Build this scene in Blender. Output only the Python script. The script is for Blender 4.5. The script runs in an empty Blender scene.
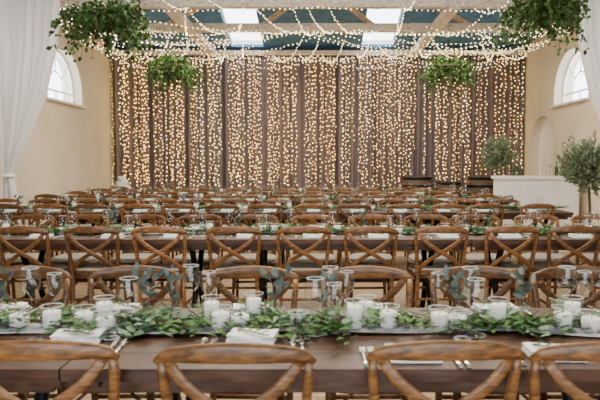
import bpy, math, random
from mathutils import Vector, Matrix
R = random.Random(7)
C = bpy.context.scene.collection

# ---------------- materials ----------------
def new_mat(name):
    m = bpy.data.materials.new(name); m.use_nodes = True
    nt = m.node_tree
    return m, nt, nt.nodes['Principled BSDF']

def plain(name, col, rough=0.5, metal=0.0, noise=0.0, nscale=8.0, spec=0.5, bump=0.0):
    m, nt, b = new_mat(name)
    b.inputs['Roughness'].default_value = rough
    b.inputs['Metallic'].default_value = metal
    b.inputs['Specular IOR Level'].default_value = spec
    b.inputs['Base Color'].default_value = (*col, 1)
    if noise > 0:
        tc = nt.nodes.new('ShaderNodeTexCoord')
        n = nt.nodes.new('ShaderNodeTexNoise'); n.inputs['Scale'].default_value = nscale
        n.inputs['Detail'].default_value = 5
        r = nt.nodes.new('ShaderNodeValToRGB')
        r.color_ramp.elements[0].position = 0.3; r.color_ramp.elements[1].position = 0.7
        r.color_ramp.elements[0].color = tuple(c*(1-noise) for c in col)+(1,)
        r.color_ramp.elements[1].color = tuple(min(1, c*(1+noise)) for c in col)+(1,)
        nt.links.new(tc.outputs['Object'], n.inputs['Vector'])
        nt.links.new(n.outputs['Fac'], r.inputs['Fac'])
        nt.links.new(r.outputs['Color'], b.inputs['Base Color'])
        if bump > 0:
            bp = nt.nodes.new('ShaderNodeBump'); bp.inputs['Strength'].default_value = bump
            nt.links.new(n.outputs['Fac'], bp.inputs['Height'])
            nt.links.new(bp.outputs['Normal'], b.inputs['Normal'])
    return m

def wood(name, dark, light, scale=(1, 1, 1), rough=0.4, planks=None, random_obj=False, spec=0.5):
    m, nt, b = new_mat(name)
    b.inputs['Specular IOR Level'].default_value = spec
    tc = nt.nodes.new('ShaderNodeTexCoord')
    mp = nt.nodes.new('ShaderNodeMapping'); mp.inputs['Scale'].default_value = scale
    n = nt.nodes.new('ShaderNodeTexNoise'); n.inputs['Scale'].default_value = 6
    n.inputs['Detail'].default_value = 8; n.inputs['Distortion'].default_value = 0.6
    r = nt.nodes.new('ShaderNodeValToRGB')
    r.color_ramp.elements[0].position = 0.32; r.color_ramp.elements[1].position = 0.68
    r.color_ramp.elements[0].color = (*dark, 1); r.color_ramp.elements[1].color = (*light, 1)
    nt.links.new(tc.outputs['Object'], mp.inputs['Vector'])
    nt.links.new(mp.outputs['Vector'], n.inputs['Vector'])
    nt.links.new(n.outputs['Fac'], r.inputs['Fac'])
    out = r.outputs['Color']
    if planks:
        br = nt.nodes.new('ShaderNodeTexBrick')
        br.inputs['Color1'].default_value = (1, 1, 1, 1); br.inputs['Color2'].default_value = (.7, .7, .7, 1)
        br.inputs['Mortar'].default_value = (.2, .2, .2, 1)
        br.inputs['Scale'].default_value = 1; br.inputs['Mortar Size'].default_value = 0.004
        br.inputs['Brick Width'].default_value = planks[0]; br.inputs['Row Height'].default_value = planks[1]
        nt.links.new(tc.outputs['Object'], br.inputs['Vector'])
        mx = nt.nodes.new('ShaderNodeMixRGB'); mx.blend_type = 'MULTIPLY'; mx.inputs['Fac'].default_value = 1
        nt.links.new(out, mx.inputs['Color1']); nt.links.new(br.outputs['Color'], mx.inputs['Color2'])
        out = mx.outputs['Color']
    if random_obj:
        oi = nt.nodes.new('ShaderNodeObjectInfo')
        hs = nt.nodes.new('ShaderNodeHueSaturation')
        mr = nt.nodes.new('ShaderNodeMapRange'); mr.inputs['To Min'].default_value = 0.65; mr.inputs['To Max'].default_value = 1.3
        nt.links.new(oi.outputs['Random'], mr.inputs['Value'])
        nt.links.new(mr.outputs['Result'], hs.inputs['Value'])
        nt.links.new(out, hs.inputs['Color']); out = hs.outputs['Color']
    nt.links.new(out, b.inputs['Base Color'])
    b.inputs['Roughness'].default_value = rough
    return m

def leafmat(name, col, var=0.35):
    m, nt, b = new_mat(name)
    g = nt.nodes.new('ShaderNodeNewGeometry')
    hs = nt.nodes.new('ShaderNodeHueSaturation'); hs.inputs['Color'].default_value = (*col, 1)
    mr = nt.nodes.new('ShaderNodeMapRange'); mr.inputs['To Min'].default_value = 1-var; mr.inputs['To Max'].default_value = 1+var
    nt.links.new(g.outputs['Random Per Island'], mr.inputs['Value'])
    nt.links.new(mr.outputs['Result'], hs.inputs['Value'])
    nt.links.new(hs.outputs['Color'], b.inputs['Base Color'])
    b.inputs['Roughness'].default_value = 0.5
    b.inputs['Specular IOR Level'].default_value = 0.3
    return m

def emis(name, col, s):
    m, nt, b = new_mat(name)
    b.inputs['Base Color'].default_value = (*col, 1)
    b.inputs['Emission Color'].default_value = (*col, 1)
    b.inputs['Emission Strength'].default_value = s
    return m

def glassmat(name, tint=(1, 1, 1), base=0.06, edge=0.7):
    m = bpy.data.materials.new(name); m.use_nodes = True
    nt = m.node_tree; nt.nodes.clear()
    o = nt.nodes.new('ShaderNodeOutputMaterial'); mx = nt.nodes.new('ShaderNodeMixShader')
    t = nt.nodes.new('ShaderNodeBsdfTransparent'); g = nt.nodes.new('ShaderNodeBsdfGlossy')
    t.inputs['Color'].default_value = (*tint, 1)
    g.inputs['Roughness'].default_value = 0.05
    lw = nt.nodes.new('ShaderNodeLayerWeight'); lw.inputs['Blend'].default_value = 0.5
    pw = nt.nodes.new('ShaderNodeMath'); pw.operation = 'POWER'; pw.inputs[1].default_value = 3
    mr = nt.nodes.new('ShaderNodeMapRange'); mr.inputs['To Min'].default_value = base; mr.inputs['To Max'].default_value = edge
    nt.links.new(lw.outputs['Facing'], pw.inputs[0]); nt.links.new(pw.outputs[0], mr.inputs['Value'])
    nt.links.new(mr.outputs['Result'], mx.inputs[0]); nt.links.new(t.outputs[0], mx.inputs[1]); nt.links.new(g.outputs[0], mx.inputs[2])
    nt.links.new(mx.outputs[0], o.inputs[0])
    return m

def cloth(name, col, trans=0.4):
    m = bpy.data.materials.new(name); m.use_nodes = True
    nt = m.node_tree; nt.nodes.clear()
    o = nt.nodes.new('ShaderNodeOutputMaterial'); mx = nt.nodes.new('ShaderNodeMixShader')
    d = nt.nodes.new('ShaderNodeBsdfDiffuse'); t = nt.nodes.new('ShaderNodeBsdfTranslucent')
    d.inputs['Color'].default_value = (*col, 1); t.inputs['Color'].default_value = (*col, 1)
    mx.inputs[0].default_value = trans
    nt.links.new(d.outputs[0], mx.inputs[1]); nt.links.new(t.outputs[0], mx.inputs[2]); nt.links.new(mx.outputs[0], o.inputs[0])
    return m

M_chair = wood('chair_oak', (0.05, 0.020, 0.006), (0.28, 0.122, 0.036), (3, 3, 12), 0.36, random_obj=True)
M_cush = plain('cushion_linen', (0.62, 0.55, 0.46), 0.9, noise=0.06)
M_table = wood('table_walnut', (0.03, 0.012, 0.006), (0.10, 0.042, 0.019), (1.2, 9, 9), 0.4, spec=0.4)
M_iron = plain('black_iron', (0.012, 0.011, 0.010), 0.45, 0.6)
M_floor = wood('floor_boards', (0.30, 0.19, 0.10), (0.48, 0.33, 0.19), (1, 5, 1), 0.45, planks=(2.2, 0.16))
M_wall = plain('plaster_cream', (0.70, 0.61, 0.47), 0.9, noise=0.06, nscale=1.5, bump=0.05)
M_roof = wood('roof_boards_blue', (0.03, 0.10, 0.20), (0.12, 0.27, 0.44), (1, 6, 1), 0.7)
M_beam = wood('painted_beam', (0.42, 0.29, 0.19), (0.85, 0.72, 0.56), (2, 8, 8), 0.7)
M_rafter = wood('rafter_pine', (0.34, 0.19, 0.10), (0.68, 0.48, 0.31), (4, 2, 2), 0.7)
M_white = plain('white_paint', (0.88, 0.87, 0.85), 0.5)
M_curt = cloth('mauve_curtain', (0.20, 0.16, 0.165), 0.1)
M_drape = cloth('white_voile', (0.94, 0.94, 0.96), 0.45)
M_warm = emis('fairy_warm', (1.0, 0.58, 0.13), 16)
M_warm2 = emis('fairy_pale', (1.0, 0.74, 0.30), 16)
M_warm3 = emis('fairy_canopy', (1.0, 0.78, 0.42), 15)
M_wire = plain('wire', (0.2, 0.17, 0.12), 0.6)
M_glass = glassmat('clear_glass', (.97, .98, .98))
M_cand = plain('candle_wax', (0.95, 0.93, 0.86), 0.5)
M_nap = plain('napkin_white', (0.93, 0.93, 0.93), 0.85)
M_rim = plain('glass_rim', (0.85, 0.87, 0.88), 0.15)
M_steel = plain('cutlery_steel', (0.8, 0.78, 0.74), 0.25, 1.0)
M_l1 = leafmat('leaf_green', (0.075, 0.18, 0.04))
M_l2 = leafmat('leaf_eucalyptus', (0.18, 0.30, 0.19))
M_l3 = leafmat('leaf_ivy', (0.04, 0.095, 0.015), 0.55)
M_l4 = leafmat('leaf_olive', (0.19, 0.25, 0.15))
M_l5 = leafmat('leaf_slate', (0.10, 0.135, 0.12), 0.3)
M_bark = plain('bark', (0.12, 0.085, 0.055), 0.9, noise=0.3)
M_gauze = plain('gauze_grey', (0.40, 0.41, 0.44), 0.9, noise=0.1, nscale=20)
M_barrel = wood('barrel_oak', (0.05, 0.03, 0.02), (0.12, 0.07, 0.04), (9, 9, 1), 0.6)
M_pot = plain('pot_dark', (0.04, 0.04, 0.045), 0.6, noise=0.2)

# ---------------- mesh builder ----------------
class MB:
    def __init__(s): s.v = []; s.f = []; s.m = []; s.mats = []; s.sm = []
    def mi(s, mat):
        if mat not in s.mats: s.mats.append(mat)
        return s.mats.index(mat)
    def add(s, vs, fs, mat, smooth=False):
        o = len(s.v); i = s.mi(mat)
        s.v += [tuple(v) for v in vs]
        for f in fs:
            s.f.append([a+o for a in f]); s.m.append(i); s.sm.append(smooth)
    def box(s, c, d, mat, rot=None):
        vs = []
        for x in (-.5, .5):
            for y in (-.5, .5):
                for z in (-.5, .5):
                    p = Vector((x*d[0], y*d[1], z*d[2]))
                    if rot: p = rot @ p
                    vs.append(p+Vector(c))
        s.add(vs, [(0,1,3,2),(4,6,7,5),(0,4,5,1),(2,3,7,6),(0,2,6,4),(1,5,7,3)], mat)
    def beam(s, a, b, w, h, mat):
        a = Vector(a); b = Vector(b); s.sweep([a, b], w, h, mat, n=4)
    def sweep(s, pts, w, h, mat, up=(0, 0, 1), n=8, smooth=None, closed=False):
        pts = [Vector(p) for p in pts]; k = len(pts); up = Vector(up)
        if not isinstance(w, (list, tuple)): w = [w]*k
        if not isinstance(h, (list, tuple)): h = [h]*k
        vs = []
        for i, p in enumerate(pts):
            if closed: t = pts[(i+1) % k]-pts[i-1]
            else: t = pts[min(i+1, k-1)]-pts[max(i-1, 0)]
            t.normalize(); u = up
            if abs(t.dot(u)) > 0.95: u = Vector((0, 1, 0)) if abs(t.y) < .9 else Vector((1, 0, 0))
            side = t.cross(u).normalized(); u2 = side.cross(t).normalized()
            for j in range(n):
                if n == 4:
                    a, b = [(-.5,-.5),(.5,-.5),(.5,.5),(-.5,.5)][j]
                else:
                    an = 2*math.pi*(j+.5)/n; ca, sa = math.cos(an), math.sin(an)
                    e = 0.6
                    a = .5*math.copysign(abs(ca)**e, ca); b = .5*math.copysign(abs(sa)**e, sa)
                vs.append(p+side*a*w[i]+u2*b*h[i])
        fs = []
        rng = k if closed else k-1
        for i in range(rng):
            for j in range(n):
                i2 = (i+1) % k
                fs.append((i*n+j, i*n+(j+1) % n, i2*n+(j+1) % n, i2*n+j))
        if not closed:
            fs.append(tuple(range(n))[::-1]); fs.append(tuple((k-1)*n+j for j in range(n)))
        s.add(vs, fs, mat, (n > 4) if smooth is None else smooth)
    def lathe(s, prof, mat, n=16, c=(0, 0, 0), smooth=True):
        vs = []
        for r, z in prof:
            for j in range(n):
                a = 2*math.pi*j/n
                vs.append((c[0]+r*math.cos(a), c[1]+r*math.sin(a), c[2]+z))
        fs = [(i*n+j, i*n+(j+1) % n, (i+1)*n+(j+1) % n, (i+1)*n+j) for i in range(len(prof)-1) for j in range(n)]
        s.add(vs, fs, mat, smooth)
    def leaf(s, p, d, nrm, L, W, mat):
        d = Vector(d).normalized(); nrm = Vector(nrm)
        sd = d.cross(nrm)
        if sd.length < 1e-3: sd = d.orthogonal()
        sd.normalize(); up = sd.cross(d); p = Vector(p)
        vs = [p, p+d*L*.3+sd*W*.42+up*L*.06, p+d*L*.7+sd*W*.4+up*L*.05, p+d*L-up*L*.08,
              p+d*L*.7-sd*W*.4+up*L*.05, p+d*L*.3-sd*W*.42+up*L*.06, p+d*L*.5-up*L*.02]
        s.add(vs, [(0,1,6),(1,2,6),(2,3,6),(3,4,6),(4,5,6),(5,0,6)], mat, False)
    def octa(s, p, r, mat):
        x, y, z = p
        s.add([(x+r,y,z),(x-r,y,z),(x,y+r,z),(x,y-r,z),(x,y,z+r),(x,y,z-r)],
              [(0,2,4),(2,1,4),(1,3,4),(3,0,4),(2,0,5),(1,2,5),(3,1,5),(0,3,5)], mat)
    def mesh(s, name):
        me = bpy.data.meshes.new(name); me.from_pydata(s.v, [], s.f)
        for m in s.mats: me.materials.append(m)
        me.polygons.foreach_set('material_index', s.m)
        me.polygons.foreach_set('use_smooth', s.sm)
        me.update(); return me
    def obj(s, name, loc=(0, 0, 0), rz=0):
        return inst(s.mesh(name), name, loc, rz)
def inst(me, name, loc, rz=0, sc=1, rot=None):
    o = bpy.data.objects.new(name, me); C.objects.link(o)
    o.location = loc; o.rotation_euler = rot if rot else (0, 0, rz)
    o.scale = (sc, sc, sc) if not isinstance(sc, tuple) else sc
    return o
def rnd(a, b): return R.uniform(a, b)
def rvec():
    while True:
        v = Vector((rnd(-1, 1), rnd(-1, 1), rnd(-1, 1)))
        if .05 < v.length < 1: return v.normalized()

# ---------------- room shell ----------------
XL, XR, YF, YB, ZW = -5.5, 5.5, -4.0, 16.5, 4.5
b = MB(); b.box((0, 6.25, -.1), (11.8, 21.3, .2), M_floor); b.obj('floor')

def panel(name, outer, holes, thick, mat, mtx):
    cu = bpy.data.curves.new(name, 'CURVE'); cu.dimensions = '2D'; cu.fill_mode = 'BOTH'; cu.extrude = thick/2
    for loop in [outer]+holes:
        sp = cu.splines.new('POLY'); sp.points.add(len(loop)-1)
        for i, (x, y) in enumerate(loop): sp.points[i].co = (x, y, 0, 1)
        sp.use_cyclic_u = True
    ob = bpy.data.objects.new(name, cu); C.objects.link(ob)
    bpy.context.view_layer.update()
    me = bpy.data.meshes.new_from_object(ob.evaluated_get(bpy.context.evaluated_depsgraph_get()))
    bpy.data.objects.remove(ob)
    me.name = name; me.materials.clear(); me.materials.append(mat)
    me.transform(mtx)
    o = bpy.data.objects.new(name, me); C.objects.link(o); return o
def arch(cx, w, z0, zs, n=20):
    r = w/2
    return [(cx-r, z0), (cx+r, z0)]+[(cx+r*math.cos(math.pi*i/n), zs+r*math.sin(math.pi*i/n)) for i in range(n+1)]
def side_m(x):
    return Matrix(((0,0,1,x),(1,0,0,0),(0,1,0,0),(0,0,0,1)))
wins = [13.2, 9.2, 5.2, 1.2]  # farthest window is in view; nearer ones are unseen, added for daylight
holesL = [arch(c, 1.8, 2.75, 3.0) for c in wins]
outer = [(YF, 0), (YB+.4, 0), (YB+.4, ZW), (YF, ZW)]
panel('wall_left', outer, holesL, .4, M_wall, side_m(XL-.2))
panel('wall_right', outer, holesL+[arch(14.85, 1.5, 0.0001, 1.85)], .4, M_wall, side_m(XR+.2))
b = MB(); b.box((0, YB+.2, 2.25), (11.0, .4, 4.5), M_wall); b.obj('wall_back')
m_front = Matrix(((1,0,0,0),(0,0,1,YF-.15),(0,1,0,0),(0,0,0,1)))
panel('wall_front', [(-5.9, 0), (5.9, 0), (5.9, ZW), (-5.9, ZW)], [[(-3.6, .05), (3.6, .05), (3.6, 3.3), (-3.6, 3.3)]], .3, M_wall, m_front)
k = 0
for sx, x in ((-1, XL-.22), (1, XR+.22)):
    for c in wins:
        b = MB(); k += 1
        pr = [(x, p[0], p[1]) for p in arch(c, 1.76, 2.78, 3.0)]
        b.sweep(pr, .05, .05, M_white, up=(1, 0, 0), n=4, closed=True)
        b.box((x, c, 3.0), (.04, 1.7, .035), M_white)
        for a in (45, 90, 135):
            a = math.radians(a)
            b.beam((x, c+.42*math.cos(a), 3+.42*math.sin(a)), (x, c+.86*math.cos(a), 3+.86*math.sin(a)), .025, .025, M_white)
        b.sweep([(x, c+.42*math.cos(math.pi*i/12), 3+.42*math.sin(math.pi*i/12)) for i in range(13)], .025, .025, M_white, up=(1, 0, 0), n=4)
        for dy in (-.42, 0, .42): b.box((x, c+dy, 2.9), (.03, .025, .24), M_white)
        b.box((x-sx*.12, c, 2.735), (.4, 1.9, .04), M_white)
        b.obj('window_%d' % k)
b = MB()
pr = [(XR+.25, p[0], p[1]) for p in arch(14.85, 1.46, 0.02, 1.85)]
vs = pr+[(XR+.3, p[1], p[2]) for p in pr]; n = len(pr)
b.add(vs, [tuple(range(n)), tuple(range(2*n-1, n-1, -1))]+[(i, (i+1) % n, n+(i+1) % n, n+i) for i in range(n)], M_white)
b.box((XR+.24, 14.85, 1.0), (.02, .03, 1.9), M_wall)
for dy in (-.36, .36):
    b.box((XR+.24, 14.85+dy, .55), (.03, .5, .8), M_white); b.box((XR+.24, 14.85+dy, 1.45), (.03, .5, .75), M_white)
b.obj('door_1')
for nm, x in (('left', XL+.02), ('right', XR-.02)):
    b = MB()
    if nm == 'left': b.box((x, 6.2, .08), (.03, 20.2, .16), M_white)
    else: b.box((x, 5.0, .08), (.03, 17.9, .16), M_white)
    b.obj('baseboard_'+nm)

# hipped roof with skylights
zr = 6.0; y1, y0, xi = 10.4, 2.0, 2.0
L = math.hypot(16.7-y1, zr-4.45)
ty = Vector((0, y1-16.7, zr-4.45)).normalized(); nz = Vector((1, 0, 0)).cross(ty)
mtx = Matrix(((1, ty.x, nz.x, 0), (0, ty.y, nz.y, 16.7), (0, ty.z, nz.z, 4.45), (0, 0, 0, 1)))
def vd(d): return (16.7-d)/(16.7-y1)*L
SK = [(-2.3, -1.45), (1.15, 2.0)]
holes = [[(a, vd(16.2)), (c, vd(16.2)), (c, vd(14.15)), (a, vd(14.15))] for a, c in SK]
panel('ceiling', [(-5.7, 0), (5.7, 0), (xi, L), (-xi, L)], holes, .08, M_roof, mtx)
b = MB()
V = [(-5.7, -4.3, 4.45), (5.7, -4.3, 4.45), (5.7, 16.7, 4.45), (-5.7, 16.7, 4.45), (-xi, y0, zr), (xi, y0, zr), (xi, y1, zr), (-xi, y1, zr)]
b.add(V, [(0, 1, 5, 4), (1, 2, 6, 5), (3, 0, 4, 7), (4, 5, 6, 7)], M_roof); b.obj('ceiling_slopes')
def slope(x, d): return mtx @ Vector((x, vd(d), -.1))
b = MB()
for a, c in SK:
    for xx in (a, c): b.beam(slope(xx, 16.2), slope(xx, 14.1), .05, .1, M_white)
    for d in (16.2, 14.1): b.beam(slope(a, d), slope(c, d), .05, .08, M_white)
b.obj('skylight_frames')
b = MB()
x = -5.0
while x < 5.2:
    if not any(a-.1 < x < c+.1 for a, c in SK):
        top = y1 if abs(x) < xi else 16.7-(5.7-abs(x))/(5.7-xi)*(16.7-y1)
        b.beam(slope(x, 16.6), slope(x, top), .06, .12, M_rafter)
    x += .5
for d in (13.95, 12.6):
    w = 5.7-(16.7-d)/(16.7-y1)*(5.7-xi)-.1
    a = slope(-w, d); c = slope(w, d)
    b.beam(a-Vector((0, 0, .1)), c-Vector((0, 0, .1)), .1, .12, M_beam)
b.obj('roof_rafters')
b = MB()
for d in (16.05, 13.2, 11.2, 9.45, 7.2, 4.9, 2.6, 0.3, -2):
    hh = .13 if d > 15 else .17
    b.box((0, d, 4.27+hh/2), (11.0, .16, hh), M_beam)
    if 3 < d < 14:
        for sx in (-1, 1):
            zt = 4.5+(16.7-d)/(16.7-y1)*(1.5) if d > y1 else 5.9
            b.beam((sx*1.2, d, 4.4), (sx*.1, d, min(zt, 5.9)-.1), .1, .1, M_rafter)
            b.beam((sx*3.3, d, 4.4), (sx*2.2, d, min(zt, 5.0)), .1, .1, M_rafter)
for x in (-2.75, 2.5): b.box((x, 13.6, 4.3), (.2, 5.0, .14), M_beam)
for x in (-5.42, 5.42): b.box((x, 6.2, 4.42), (.14, 20.3, .12), M_beam)
b.obj('ceiling_beams')

# ---------------- back curtain ----------------
b = MB(); N = 900; vs = []
for j, z in enumerate((0.02, 1.0, 2.0, 3.0, 4.27)):
    for i in range(N+1):
        x = -5.45+10.9*i/N; p = ((x+5.45) % .99)/.99
        edge = min(p, 1-p)
        y = 16.02+.06*math.sin(x*2*math.pi/.16+.6*math.sin(x*3.1))+.03*math.sin(x*17+z*.6)+(.1*(1-edge/.05) if edge < .05 else 0)
        vs.append((x, y, z))
b.add(vs, [(j*(N+1)+i, j*(N+1)+i+1, (j+1)*(N+1)+i+1, (j+1)*(N+1)+i) for j in range(4) for i in range(N)], M_curt, True)
b.sweep([(-5.45, 16.02, 4.27), (5.45, 16.02, 4.27)], .05, .05, M_iron)
b.obj('pleated_back_curtain')
b = MB()
x = -5.4
while x < 5.42:
    p = ((x+5.45) % .99)/.99
    z = 4.2-rnd(0, .06); zb = rnd(.3, 1.0)
    if R.random() < .2: zb = rnd(1, 2.2)
    r0 = rnd(.009, .0135)
    m = M_warm if R.random() < .65 else M_warm2
    b.sweep([(x, 15.86, 4.25), (x, 15.86, zb)], .004, .004, M_wire, n=4)
    while z > zb:
        b.octa((x+rnd(-.03, .03), 15.86+rnd(-.02, .02), z), r0*rnd(.7, 1.3), m)
        z -= rnd(.065, .14)
    sp = rnd(.045, .115)
    if p < .08 or p > .92: sp *= 2.2
    elif abs(p-.5) < .07: sp *= 1.6
    if x > 2.5: sp *= 1.15
    x += sp
b.obj('fairy_light_curtain')

# ---------------- canopy fairy lights ----------------
b = MB()
def string(p, q, sag, step=.1, r=.009):
    p = Vector(p); q = Vector(q); n = max(4, int((p-q).length/step)); pts = []
    for i in range(n+1):
        t = i/n; c = p.lerp(q, t); c.z -= sag*4*t*(1-t); pts.append(c)
        b.octa((c.x+rnd(-.01, .01), c.y, c.z-.012+rnd(-.012, .012)), r*rnd(.8, 1.25), M_warm3)
    b.sweep(pts[::3]+[pts[-1]], .004, .004, M_wire, n=4, smooth=False)
for sx in (-1, 1):
    for i, yy in enumerate((9.7, 10.4, 11.1, 11.8, 12.5, 13.4, 14.2, 15.0, 15.6)):
        string((sx*5.4, yy, 4.32-.05*(i % 2)), (sx*rnd(-.5, 1.4), rnd(12.9, 13.3), 4.26), rnd(.2, .6))
    for xx in (5.3, 4.4, 3.6, 2.7, 1.9, 1.0, .3):
        string((sx*(xx+rnd(-.2, .2)), 15.7, 4.25), (sx*(xx*.75+rnd(-.5, .5)), 13.2, 4.26), rnd(.15, .4))
        string((sx*(xx*.75+rnd(-.4, .4)), 13.2, 4.26), (sx*(xx*.8+rnd(-.6, .6)), 11.2, 4.26), rnd(.1, .3))
    for xx in (4.6, 3.6, 2.6, 1.4):
        string((sx*(xx+rnd(-.4, .4)), 11.2, 4.26), (sx*(xx+rnd(-.6, .6)), 9.45, 4.26), rnd(.1, .25))
    for yy in (11.2, 13.2): string((sx*5.4, yy-.1, 4.26), (0, yy-.1, 4.26), .06)
    for yy in (11.6, 12.4, 13.1, 14.0, 14.6): string((sx*5.4, yy, 4.25), (sx*rnd(1.5, 2.8), yy+rnd(.6, 1.0), 4.2), rnd(.3, .5))
    string((sx*5.4, 15.7, 4.22), (sx*2.4, 15.7, 4.2), .35)
    string((sx*2.4, 15.7, 4.2), (0, 15.7, 4.2), .3)
    string((sx*5.3, 11.3, 4.25), (-sx*1.5, 15.6, 4.22), .45)
b.obj('fairy_light_canopy')

# ---------------- white drapes ----------------
def drape(sx, name):
    b = MB(); inner = [(4.27, 3.95), (3.99, 4.03), (3.3, 4.1), (2.57, 4.3), (1.94, 4.57), (1.31, 4.88), (1.2, 4.92), (1.0, 4.86), (.5, 4.82), (.03, 4.8)]
    outr = [(4.27, 5.35), (3.99, 5.35), (3.3, 5.34), (2.57, 5.3), (1.94, 5.2), (1.31, 5.04), (1.2, 5.02), (1.0, 5.08), (.5, 5.15), (.03, 5.2)]
    def ip(T, z):
        for i in range(len(T)-1):
            if T[i][0] >= z >= T[i+1][0]:
                t = (T[i][0]-z)/(T[i][0]-T[i+1][0]); return T[i][1]*(1-t)+T[i+1][1]*t
        return T[-1][1]
    N, K = 120, 60; vs = []
    for k in range(K+1):
        z = 4.27-(4.24)*k/K; a = ip(inner, z); c = ip(outr, z)
        for i in range(N+1):
            u = i/N; x = a+(c-a)*u
            amp = .05*(.5+.5*(c-a)/1.4)
            y = 9.62 + amp*math.sin(u*2*math.pi*10+.8*math.sin(z*1.3))+.035*math.sin(u*2*math.pi*3+z)
            vs.append((sx*x, y, z))
    b.add(vs, [(k*(N+1)+i, k*(N+1)+i+1, (k+1)*(N+1)+i+1, (k+1)*(N+1)+i) for k in range(K) for i in range(N)], M_drape, True)
    b.sweep([(sx*4.98+.11*math.cos(t*math.pi/6), 9.62+.09*math.sin(t*math.pi/6), 1.22) for t in range(12)], .03, .05, M_white, closed=True)
    return b.obj(name)
drape(-1, 'white_drape'); drape(1, 'white_drape')
for sx in (-1, 1):
    b = MB(); b.sweep([(0, 0, 0.01), (0, 0, 4.24)], .04, .04, M_iron); b.lathe([(0, .02), (.12, .02), (.12, 0), (0, 0)], M_iron)
    b.obj('drape_post', (sx*5.22, 9.42, 0))

# ---------------- chair ----------------
def make_chair():
    b = MB()
    def post(sx):
        return [(sx*.195, -.235, 0), (sx*.19, -.205, .22), (sx*.188, -.195, .45), (sx*.2, -.215, .62), (sx*.214, -.243, .77), (sx*.214, -.258, .825)]
    for sx in (-1, 1):
        b.sweep(post(sx), [.03, .032, .034, .032, .03, .026], [.028, .034, .036, .032, .028, .024], M_chair, up=(0, 1, 0))
    rail = []; hs = []
    for i in range(17):
        t = -1+2*i/16
        e = abs(t)
        rail.append((t*.232, -.258-.04*(1-t*t), .836+.020*(1-t**2)-.016*max(0, (e-.8)/.2)**2))
        hs.append((.032+.03*(1-t*t))*(1 if e < .8 else 1-.5*((e-.8)/.2)**2))
    b.sweep(rail, .02, hs, M_chair, up=(0, 0, 1))
    for sx in (-1, 1):
        pts = []
        for i in range(13):
            t = i/12
            x = sx*(.19-.38*t+.03*math.sin(2*math.pi*t))
            z = .825-.335*t
            y = -.27+.062*t-.035*math.sin(math.pi*t)+.005*sx
            pts.append((x, y, z))
        b.sweep(pts, .036, .011, M_chair, up=(0, 1, 0.1))
    b.sweep([(-.188, -.2, .485), (0, -.215, .485), (.188, -.2, .485)], .018, .03, M_chair)
    def ring(sc, z, n=28):
        r = []
        for j in range(n):
            a = 2*math.pi*j/n; ca, sa = math.cos(a), math.sin(a)
            e = .55
            x = .225*math.copysign(abs(ca)**e, ca)*(1+.05*sa); y = .01+.21*math.copysign(abs(sa)**e, sa)
            r.append((x*sc, y*sc, z))
        return r
    def stack(rs, mat):
        vs = sum(rs, []); n = 28; k = len(rs)
        fs = [(i*n+j, i*n+(j+1) % n, (i+1)*n+(j+1) % n, (i+1)*n+j) for i in range(k-1) for j in range(n)]
        fs += [tuple(range(n))[::-1], tuple((k-1)*n+j for j in range(n))]
        b.add(vs, fs, mat, True)
    stack([ring(.97, .425), ring(1, .432), ring(1, .448), ring(.97, .455)], M_chair)
    stack([ring(.9, .456), ring(.94, .465), ring(.94, .48), ring(.88, .492), ring(.6, .498)], M_cush)
    for sx in (-1, 1):
        b.sweep([(sx*.2, .2, 0), (sx*.192, .185, .25), (sx*.182, .17, .43)], [.026, .03, .034], [.026, .03, .034], M_chair, up=(0, 1, 0))
        b.sweep([(sx*.19, -.21, .2), (sx*.195, .19, .2)], .018, .022, M_chair)
        b.sweep([(sx*.188, -.2, .36), (sx*.16, -.03, .425)], .014, .014, M_chair)
        b.sweep([(sx*.188, .18, .33), (sx*.16, .05, .425)], .014, .014, M_chair)
        b.sweep([(sx*.186, .18, .33), (sx*.08, .16, .425)], .014, .014, M_chair)
    b.sweep([(-.19, .185, .27), (.19, .185, .27)], .018, .022, M_chair)
    b.sweep([(-.19, -.205, .25), (.19, -.205, .25)], .018, .022, M_chair)
    return b.mesh('cross_back_chair')
CH = make_chair()
T = [(1.82, .80), (5.05, .80), (7.95, .8), (10.55, .8), (13.1, .8)]
def row(ys, face, xs):
    for x in xs:
        inst(CH, 'cross_back_chair', (x+rnd(-.02, .02), ys+rnd(-.02, .02), 0), (0 if face > 0 else math.pi)+rnd(-.06, .06))
row(1.70+.29, 1, [-1.40, -.83, -.223, .36, .86, 1.45])
row(2.98-.29, -1, [-2.05, -1.47, -.905, -.325, .225, .765, 1.30, 1.88])
row(4.96+.29, 1, [-4.75+.57*i for i in range(5)]+[-1.9, -1.31, -.71, -.14, .43, 1.03, 1.6, 2.14, 2.7, 3.2])
row(6.2-.29, -1, [-4.7+.58*i for i in range(14)])
for t, w in T[2:]:
    row(t-.1+.29, 1, [-4.7+rnd(-.05, .05)+.58*i for i in range(14)])
    row(t+w+.33-.29, -1, [-4.7+rnd(-.05, .05)+.58*i for i in range(14)])

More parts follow.
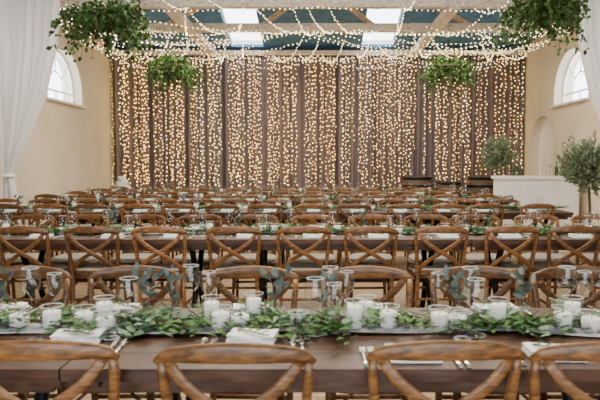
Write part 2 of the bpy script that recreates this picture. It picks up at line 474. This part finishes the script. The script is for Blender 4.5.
# ---------------- tables ----------------
def make_table(L=2.1, W=.8):
    b = MB(); n = 5
    for i in range(n):
        y = -W/2+(i+.5)*W/n
        b.box((0, y, .74), (L-.006, W/n-.003, .04), M_table)
    for x in (-L/2+.06, L/2-.06): b.box((x, 0, .705), (.1, W-.06, .03), M_table)
    for y in (-W/2+.08, W/2-.08): b.box((0, y, .69), (L-.1, .025, .06), M_table)
    for x in (-L/2+.3, L/2-.3):
        for sy in (-1, 1):
            pts = []
            for i in range(9):
                t = i/8; pts.append((x, sy*(.08+.2*abs(1-2*t)**1.5), .7-.7*t))
            b.sweep(pts, .05, .05, M_iron, up=(1, 0, 0))
        b.box((x, 0, .36), (.05, .2, .05), M_iron)
    b.beam((-L/2+.3, 0, .36), (L/2-.3, 0, .36), .04, .06, M_iron)
    return b.mesh('banquet_table')
TB = make_table()
for t, w in T:
    for i in range(4): inst(TB, 'banquet_table', (-5.0+1.05+2.1*i, t+w/2, 0))

# ---------------- garland ----------------
def make_garland(L, seed, n=1000):
    b = MB(); rr = random.Random(seed)
    def u(a, c): return rr.uniform(a, c)
    stem = [(-L/2+L*i/30, .03*math.sin(i*.9), .02) for i in range(31)]
    b.sweep(stem, .008, .008, M_bark)
    for s in range(int(n/11)):
        x = u(-L/2, L/2); y = u(-.06, .04); a = u(0, 2*math.pi); a = math.atan2(math.sin(a)*.75, math.cos(a))
        ln = u(.1, .22); mat = M_l2 if rr.random() < .35 else M_l1
        big = rr.random() < .5
        rise = u(0.0, .4)
        d = Vector((math.cos(a), math.sin(a), rise)).normalized()
        p0 = Vector((x, y, .015))
        b.sweep([p0, p0+d*ln], .003, .003, M_bark, n=4)
        for q in range(11):
            t = q/10; p = p0+d*ln*t; p.z = max(.008, p.z-.03*t*t)
            side = Vector((-d.y, d.x, 0))*(1 if q % 2 else -1)
            dd = (side+d*u(.2, .8)+Vector((0, 0, u(-.1, .6))))
            l = u(.035, .062) if big else u(.028, .045)
            b.leaf(p, dd, (u(-.4, .4), u(-.4, .4), 1), l, l*(.5 if mat is M_l1 else .8), mat)
    return b.mesh('eucalyptus_garland')
G1 = make_garland(2.1, 1, 1650); G2 = make_garland(2.1, 2, 1650)
ZT = .762
for k, (t, w) in enumerate(T):
    for i in range(4):
        inst((G1, G2)[(i+k) % 2], 'eucalyptus_garland', (-5.0+1.05+2.1*i, t+w*.6, ZT), math.pi*((i*3+k) % 2))
def make_gauze(L):
    b = MB(); N, K = 160, 14; vs = []
    for k in range(K+1):
        for i in range(N+1):
            x = -L/2+L*i/N; v = k/K
            wv = .09+.03*math.sin(x*3.1)+.02*math.sin(x*7.7)
            y = (v-.5)*2*wv+.035*math.sin(x*2.3)
            z = .003+.007*(1+math.sin(x*9+v*11))*.5+.006*(1+math.sin(v*21+x*3))*.5
            vs.append((x, y, z))
    b.add(vs, [(k*(N+1)+i, k*(N+1)+i+1, (k+1)*(N+1)+i+1, (k+1)*(N+1)+i) for k in range(K) for i in range(N)], M_gauze, True)
    return b.mesh('gauze_table_runner')
GZ = make_gauze(8.2)
for t, w in T: inst(GZ, 'gauze_table_runner', (-.8, t+w*.56, ZT-.001))

# ---------------- tableware ----------------
def rim(b, r, z, th=.0018):
    b.sweep([(r*math.cos(a*math.pi/10), r*math.sin(a*math.pi/10), z) for a in range(20)], th, th, M_rim, n=4, closed=True)
def make_wine(h=.2, r=.038):
    b = MB()
    b.lathe([(.036, .002), (.01, .008), (.004, .02), (.0035, h*.42), (.008, h*.46), (r*.75, h*.55), (r, h*.68), (r*.95, h*.85), (r*.8, h)], M_glass, 20)
    rim(b, r*.8, h, .002); rim(b, .036, .002, .0015)
    return b.mesh('wine_glass')
def make_tumbler():
    b = MB(); b.lathe([(.01, .003), (.029, .003), (.034, .1)], M_glass, 20)
    rim(b, .034, .1); rim(b, .029, .004, .003)
    return b.mesh('water_tumbler')
def make_candle(h, r):
    b = MB()
    b.lathe([(r+.008, .002), (r+.009, h+.02)], M_glass, 22)
    rim(b, r+.009, h+.02)
    b.lathe([(0, .003), (r, .003), (r, h-.003), (r-.004, h), (r*.5, h-.006), (0, h-.007)], M_cand, 22)
    b.sweep([(0, 0, h-.008), (.001, 0, h+.01)], .002, .002, M_iron, n=4)
    return b.mesh('pillar_candle_in_glass')
def make_napkin():
    b = MB()
    for i in range(5):
        o = .005*i; N = 8; vs = []
        w, d = .17-.012*(i % 2), .125-.006*i
        for z in (0, .0045):
            for a in range(N+1):
                for c in range(5):
                    x = -w/2+w*a/N; y = -d/2+d*c/4
                    vs.append((x, y+o*.5, .001+o+z+.0025*math.sin(x*40+i)*(1 if i else 0)))
        n1 = (N+1)*5; fs = []
        for a in range(N):
            for c in range(4):
                q = (a*5+c, a*5+c+1, (a+1)*5+c+1, (a+1)*5+c)
                fs.append(q); fs.append(tuple(n1+v for v in q[::-1]))
        for a in range(N):
            fs.append((a*5, (a+1)*5, n1+(a+1)*5, n1+a*5)); fs.append((a*5+4, (a+1)*5+4, n1+(a+1)*5+4, n1+a*5+4))
        for c in range(4):
            fs.append((c, c+1, n1+c+1, n1+c)); fs.append((N*5+c, N*5+c+1, n1+N*5+c+1, n1+N*5+c))
        b.add(vs, fs, M_nap, False)
    b.sweep([(-.06, .03, .03), (0, .0, .033), (.05, -.03, .03)], .003, .003, M_bark, n=4)
    for q in range(9):
        t = q/8; p = Vector((-.06+.11*t, .03-.06*t, .032))
        b.leaf(p, (.8, (1 if q % 2 else -1)*.9-.4, .25), (0, 0, 1), .036, .014, M_l1)
    return b.mesh('folded_napkin')
def make_fork():
    b = MB(); b.sweep([(0, -.1, .003), (0, -.02, .005), (0, .03, .006), (0, .045, .004)], [.012, .006, .008, .02], .003, M_steel)
    for x in (-.008, -.0027, .0027, .008): b.sweep([(x, .043, .004), (x, .07, .003), (x, .09, .006)], .003, .0025, M_steel, n=4)
    return b.mesh('table_fork')
def make_knife():
    b = MB(); b.sweep([(0, -.11, .004), (0, -.02, .005), (0, 0, .004)], [.014, .011, .009], [.006, .005, .003], M_steel)
    b.sweep([(0, 0, .004), (0, .06, .004), (-.003, .11, .004)], [.014, .018, .005], .0016, M_steel, n=4)
    return b.mesh('table_knife')
def make_vase(seed):
    rr = random.Random(seed); b = MB()
    b.lathe([(.01, .003), (.022, .002), (.026, .02), (.02, .045), (.009, .06), (.009, .08), (.012, .085)], M_glass, 16)
    for s in range(3):
        a = rr.uniform(0, 6.3); e = Vector((.05*math.cos(a), .03*math.sin(a), .17+rr.uniform(-.03, .02)))
        s0 = Vector((0, 0, .02)); b.sweep([s0, (0, 0, .09), e], .0025, .0025, M_bark, n=4)
        for q in range(5):
            t = q/4; p = Vector((0, 0, .09)).lerp(e, t)
            b.leaf(p, (rr.uniform(-1, 1), rr.uniform(-.6, .6), rr.uniform(0, .9)), rvec(), .05, .03, M_l5)
    return b.mesh('bud_vase_with_eucalyptus')
WG = make_wine(.21, .04); WG2 = make_wine(.18, .035); TU = make_tumbler()
CA = [make_candle(.07, .033), make_candle(.055, .036), make_candle(.09, .03)]
NP = make_napkin(); FK = make_fork(); KN = make_knife(); VA = [make_vase(3), make_vase(4)]
def put(me, x, y, rz=0): inst(me, me.name.split('.')[0], (x, y, ZT), rz)
for x, y in ((-.86, 2.12), (-.235, 2.12), (.31, 1.93), (.775, 1.94), (-1.42, 2.1), (1.4, 2.0)):
    put(NP, x, y, rnd(-.12, .12))
    if x > 0 or x < -1:
        put(FK, x-.13, y-.0, .03); put(FK, x-.16, y-.0, .0)
        put(KN, x+.13, y-.0, .03); put(KN, x+.16, y-.0, .0)
    else:
        put(KN, x+.15, y-.08, .1); put(KN, x+.18, y-.08, .06); put(FK, x-.14, y-.08, -.05); put(FK, x-.17, y-.08, 0)
for x in (-1.35, -.86, -.28, .21, .76, 1.33, -2.0, 1.9):
    put(NP, x, 2.55, math.pi+rnd(-.15, .15))
    put(FK, x+.13, 2.52, math.pi); put(KN, x-.13, 2.52, math.pi)
for x, y, c in ((-.89, 2.25, 0), (-.80, 2.23, 1), (-.84, 2.33, 2), (-.42, 2.34, 2), (-.30, 2.27, 1), (-.26, 2.40, 2), (-.37, 2.25, 0), (.19, 2.34, 2), (.27, 2.27, 0), (.14, 2.27, 2),
                (.46, 2.24, 0), (.53, 2.26, 1), (.93, 2.25, 0), (1.03, 2.23, 1), (1.0, 2.33, 2), (-1.5, 2.28, 0), (-1.4, 2.25, 1), (-1.15, 2.28, 1), (1.5, 2.28, 0), (-1.02, 2.27, 0), (.7, 2.3, 2)):
    put(CA[c], x, y)
for x, y, g in ((-1.17, 2.42, WG), (-1.09, 2.46, WG2), (-.70, 2.2, WG), (-.75, 2.14, TU), (-.53, 2.48, WG), (-.46, 2.5, WG2), (-.01, 2.2, WG), (.06, 2.24, WG2), (.05, 2.44, WG), (.12, 2.5, WG2),
                (.58, 2.18, WG), (.62, 2.42, WG), (.5, 2.47, WG2), (1.02, 2.44, WG), (1.1, 2.15, WG), (1.12, 2.5, WG2), (-1.22, 2.15, WG), (-.07, 2.13, TU), (.52, 2.13, TU)):
    put(g, x, y)
for x, y in ((-.71, 2.46), (-.60, 2.42), (-.17, 2.47), (.03, 2.35), (.56, 2.38), (-1.3, 2.43), (1.2, 2.42), (.85, 2.44)):
    put(VA[int(R.random()*2)], x, y, rnd(0, 6))
for k, (t, w) in enumerate(T[1:]):
    for i in range(14):
        x = -4.7+.58*i
        put(NP, x+rnd(-.03, .03), t+.13, rnd(-.1, .1)); put(NP, x+rnd(-.03, .03), t+w-.12, math.pi)
        put(WG, x+.2+rnd(-.02, .02), t+.25); put(WG2, x+.12, t+.24)
        put(WG, x-.18+rnd(-.02, .02), t+w-.2)
        if k < 1:
            put(FK, x-.13, t+.12); put(KN, x+.13, t+.12)
        for q in range(2): put(CA[int(R.random()*3)], x+.1+.13*q+rnd(-.03, .03), t+w*.55+rnd(-.08, .08))
        if i % 2 == 1: put(VA[(i//2) % 2], x-.1, t+w*.62, rnd(0, 6))

# ---------------- hanging greenery ----------------
def rvec_(rr): return Vector((rr.uniform(-1, 1), rr.uniform(-1, 1), rr.uniform(-1, 1)))
def make_hang(seed):
    rr = random.Random(seed); b = MB()
    u = rr.uniform
    ringp = [(.42*math.cos(a*math.pi/12), .42*math.sin(a*math.pi/12), 0) for a in range(24)]
    b.sweep(ringp, .02, .02, M_bark, closed=True)
    for a in (0, 2.1, 4.2): b.sweep([(.42*math.cos(a), .42*math.sin(a), 0), (0, 0, .6)], .005, .005, M_iron, n=4)
    b.sweep([(0, 0, .6), (0, 0, .9)], .006, .006, M_iron, n=4)
    for s in range(165):
        a = u(0, 2*math.pi); r0 = u(.05, .46)
        p = Vector((r0*math.cos(a), r0*math.sin(a), u(-.12, .2)))
        d = Vector((math.cos(a+u(-1, 1)), math.sin(a+u(-1, 1)), u(-.5, .6))).normalized()
        ln = u(.12, .38); pts = []
        for q in range(9):
            t = q/8; c = p+d*ln*t; c.z -= .32*t*t*u(.7, 1.1)*ln/.3; pts.append(c)
        b.sweep(pts, .004, .004, M_bark, n=4)
        for c in pts:
            for _ in range(2):
                l = u(.05, .085); b.leaf(c, rvec_(rr)+Vector((0, 0, -.3)), rvec_(rr)+Vector((0, 0, .8)), l, l*.75, M_l3 if rr.random() < .8 else M_l1)
    return b.mesh('hanging_ivy_hoop')
H1 = make_hang(11); H2 = make_hang(12)
for i, (x, y, z) in enumerate(((-2.75, 7.9, 3.32), (2.92, 7.9, 3.44), (-3.1, 13.0, 3.47), (2.8, 13.0, 3.47))):
    inst((H1, H2)[i % 2], 'hanging_ivy_hoop', (x, y, z), i*1.3, (.92, .92, 1))
b = MB()
for x in (-2.75, 2.92): b.sweep([(x, 7.1, 4.36), (x, 9.5, 4.36)], .03, .03, M_iron)
b.obj('hanging_rail')

# ---------------- olive trees ----------------
def make_tree(seed, zc, rx, rz, n=260):
    rr = random.Random(seed); b = MB(); u = rr.uniform
    b.lathe([(0, 0), (.17, 0), (.2, .05), (.235, .4), (.25, .42), (.25, .46), (.22, .46), (.21, .4), (0, .4)], M_pot, 24)
    b.sweep([(0, 0, .38), (.02, .01, .6), (-.02, 0, zc-rz*.6), (.01, 0, zc)], [.05, .04, .035, .02], [.05, .04, .035, .02], M_bark)
    for s in range(n):
        v = rvec_(rr).normalized()*u(.35, 1)**.6*u(.8, 1.12)
        tip = Vector((v.x*rx, v.y*rx, zc+v.z*rz)); base = Vector((0, 0, zc-rz*.5)).lerp(tip, .35)
        b.sweep([base, tip], .006, .004, M_bark, n=4)
        for q in range(9):
            p = base.lerp(tip, .3+.7*q/8); l = u(.055, .09)
            b.leaf(p, (tip-base).normalized()+rvec_(rr)*.9, rvec_(rr), l, l*.4, M_l4)
    return b.mesh('potted_olive_tree')
inst(make_tree(5, 1.66, .45, .45, 240), 'potted_olive_tree', (4.0, 13.35, 0))
inst(make_tree(6, 1.42, .52, .46, 330), 'potted_olive_tree', (4.08, 9.0, 0))

# ---------------- bar, barrels, side table ----------------
b = MB()
b.box((0, 0, .56), (1.6, .55, 1.08), M_white); b.box((0, 0, 1.13), (1.68, .66, .06), M_white)
for i in range(4): b.box((-.6+.4*i, -.285, .58), (.34, .02, .85), M_white)
b.box((0, -.285, .06), (1.6, .03, .1), M_iron)
b.obj('white_bar_counter', (4.55, 12.55, 0))
def bottle(h, r, mat):
    b = MB(); b.lathe([(0, 0), (r, .002), (r, h*.6), (r*.4, h*.75), (r*.36, h), (0, h)], mat, 14); return b.mesh('wine_bottle')
Mg = plain('bottle_green', (.02, .05, .02), .15)
BT = bottle(.3, .037, Mg)
for x in (4.1, 4.22, 5.0, 5.12, 5.2): inst(BT, 'wine_bottle', (x, 12.6, 1.161))
b = MB()
b.lathe([(0, 0.02), (.27, .02), (.27, 0), (.29, 0), (.33, .25), (.345, .46), (.33, .67), (.29, .92), (.27, .92), (.27, .9), (0, .9)], M_barrel, 28)
for z, r in ((.04, .296), (.2, .325), (.7, .33), (.86, .302)):
    b.lathe([(r+.003, z), (r+.012, z), (r+.012, z+.05), (r+.003, z+.05)], M_iron, 28)
BR = b.mesh('oak_barrel')
for x, y, s in ((2.5, 15.1, 1.2), (3.3, 15.25, 1.05), (4.15, 15.1, 1.2)): inst(BR, 'oak_barrel', (x, y, 0), rnd(0, 3), s)
b = MB(); b.lathe([(0, .72), (.4, .72), (.4, .75), (0, .75)], M_white, 32)
b.lathe([(.4, .745), (.42, .6), (.41, .3), (.45, .01)], M_nap, 32)
b.obj('draped_round_table', (-4.9, 15.0, 0))
b = MB()
for r, z in ((.2, 0), (.15, .12), (.1, .24)): b.lathe([(0, z), (r, z), (r, z+.11), (r-.01, z+.12), (0, z+.12)], M_nap, 28)
for _ in range(60):
    a = rnd(0, 6.3); r = rnd(.1, .2); b.leaf((r*math.cos(a), r*math.sin(a), rnd(.12, .3)), rvec(), rvec(), .05, .035, M_l1)
b.obj('tiered_wedding_cake', (-4.9, 15.0, .751))

# ---------------- lights & world ----------------
def area(name, loc, sx, sy, e, col, rot=(0, 0, 0)):
    l = bpy.data.lights.new(name, 'AREA'); l.shape = 'RECTANGLE'; l.size = sx; l.size_y = sy; l.energy = e; l.color = col
    o = bpy.data.objects.new(name, l); C.objects.link(o); o.location = loc; o.rotation_euler = rot; return o
area('fill_light_near', (0, 3.4, 4.15), 4.5, 1.0, 290, (1, .87, .69))  # added soft fill above the front tables, not a real fixture
area('fill_light_mid', (0, 8.3, 4.15), 7, 1.0, 350, (1, .87, .69))  # added overhead fill for the middle rows
area('fill_light_far', (0, 12.2, 4.15), 8, .8, 310, (1, .84, .65))  # invented area light that brightens the far end of the hall
area('roof_fill_light', (0, 8.6, 4.3), 6, 1.0, 230, (1, .94, .86), (math.radians(150), 0, 0))  # added upward fill to lighten the roof bays, no actual fitting
w = bpy.data.worlds.new('sky'); bpy.context.scene.world = w; w.use_nodes = True
bg = w.node_tree.nodes['Background']; bg.inputs[0].default_value = (.88, .94, 1, 1); bg.inputs[1].default_value = 7.5

# ---------------- camera ----------------
cam = bpy.data.cameras.new('camera'); co = bpy.data.objects.new('camera', cam); C.objects.link(co)
cam.sensor_width = 36; cam.lens = 36; cam.shift_x = -.03
co.location = (0, 0, 1.39); co.rotation_euler = (math.radians(90-3.34), 0, 0)
cam.dof.use_dof = True; cam.dof.focus_distance = 5.5; cam.dof.aperture_fstop = 4.5
bpy.context.scene.camera = co
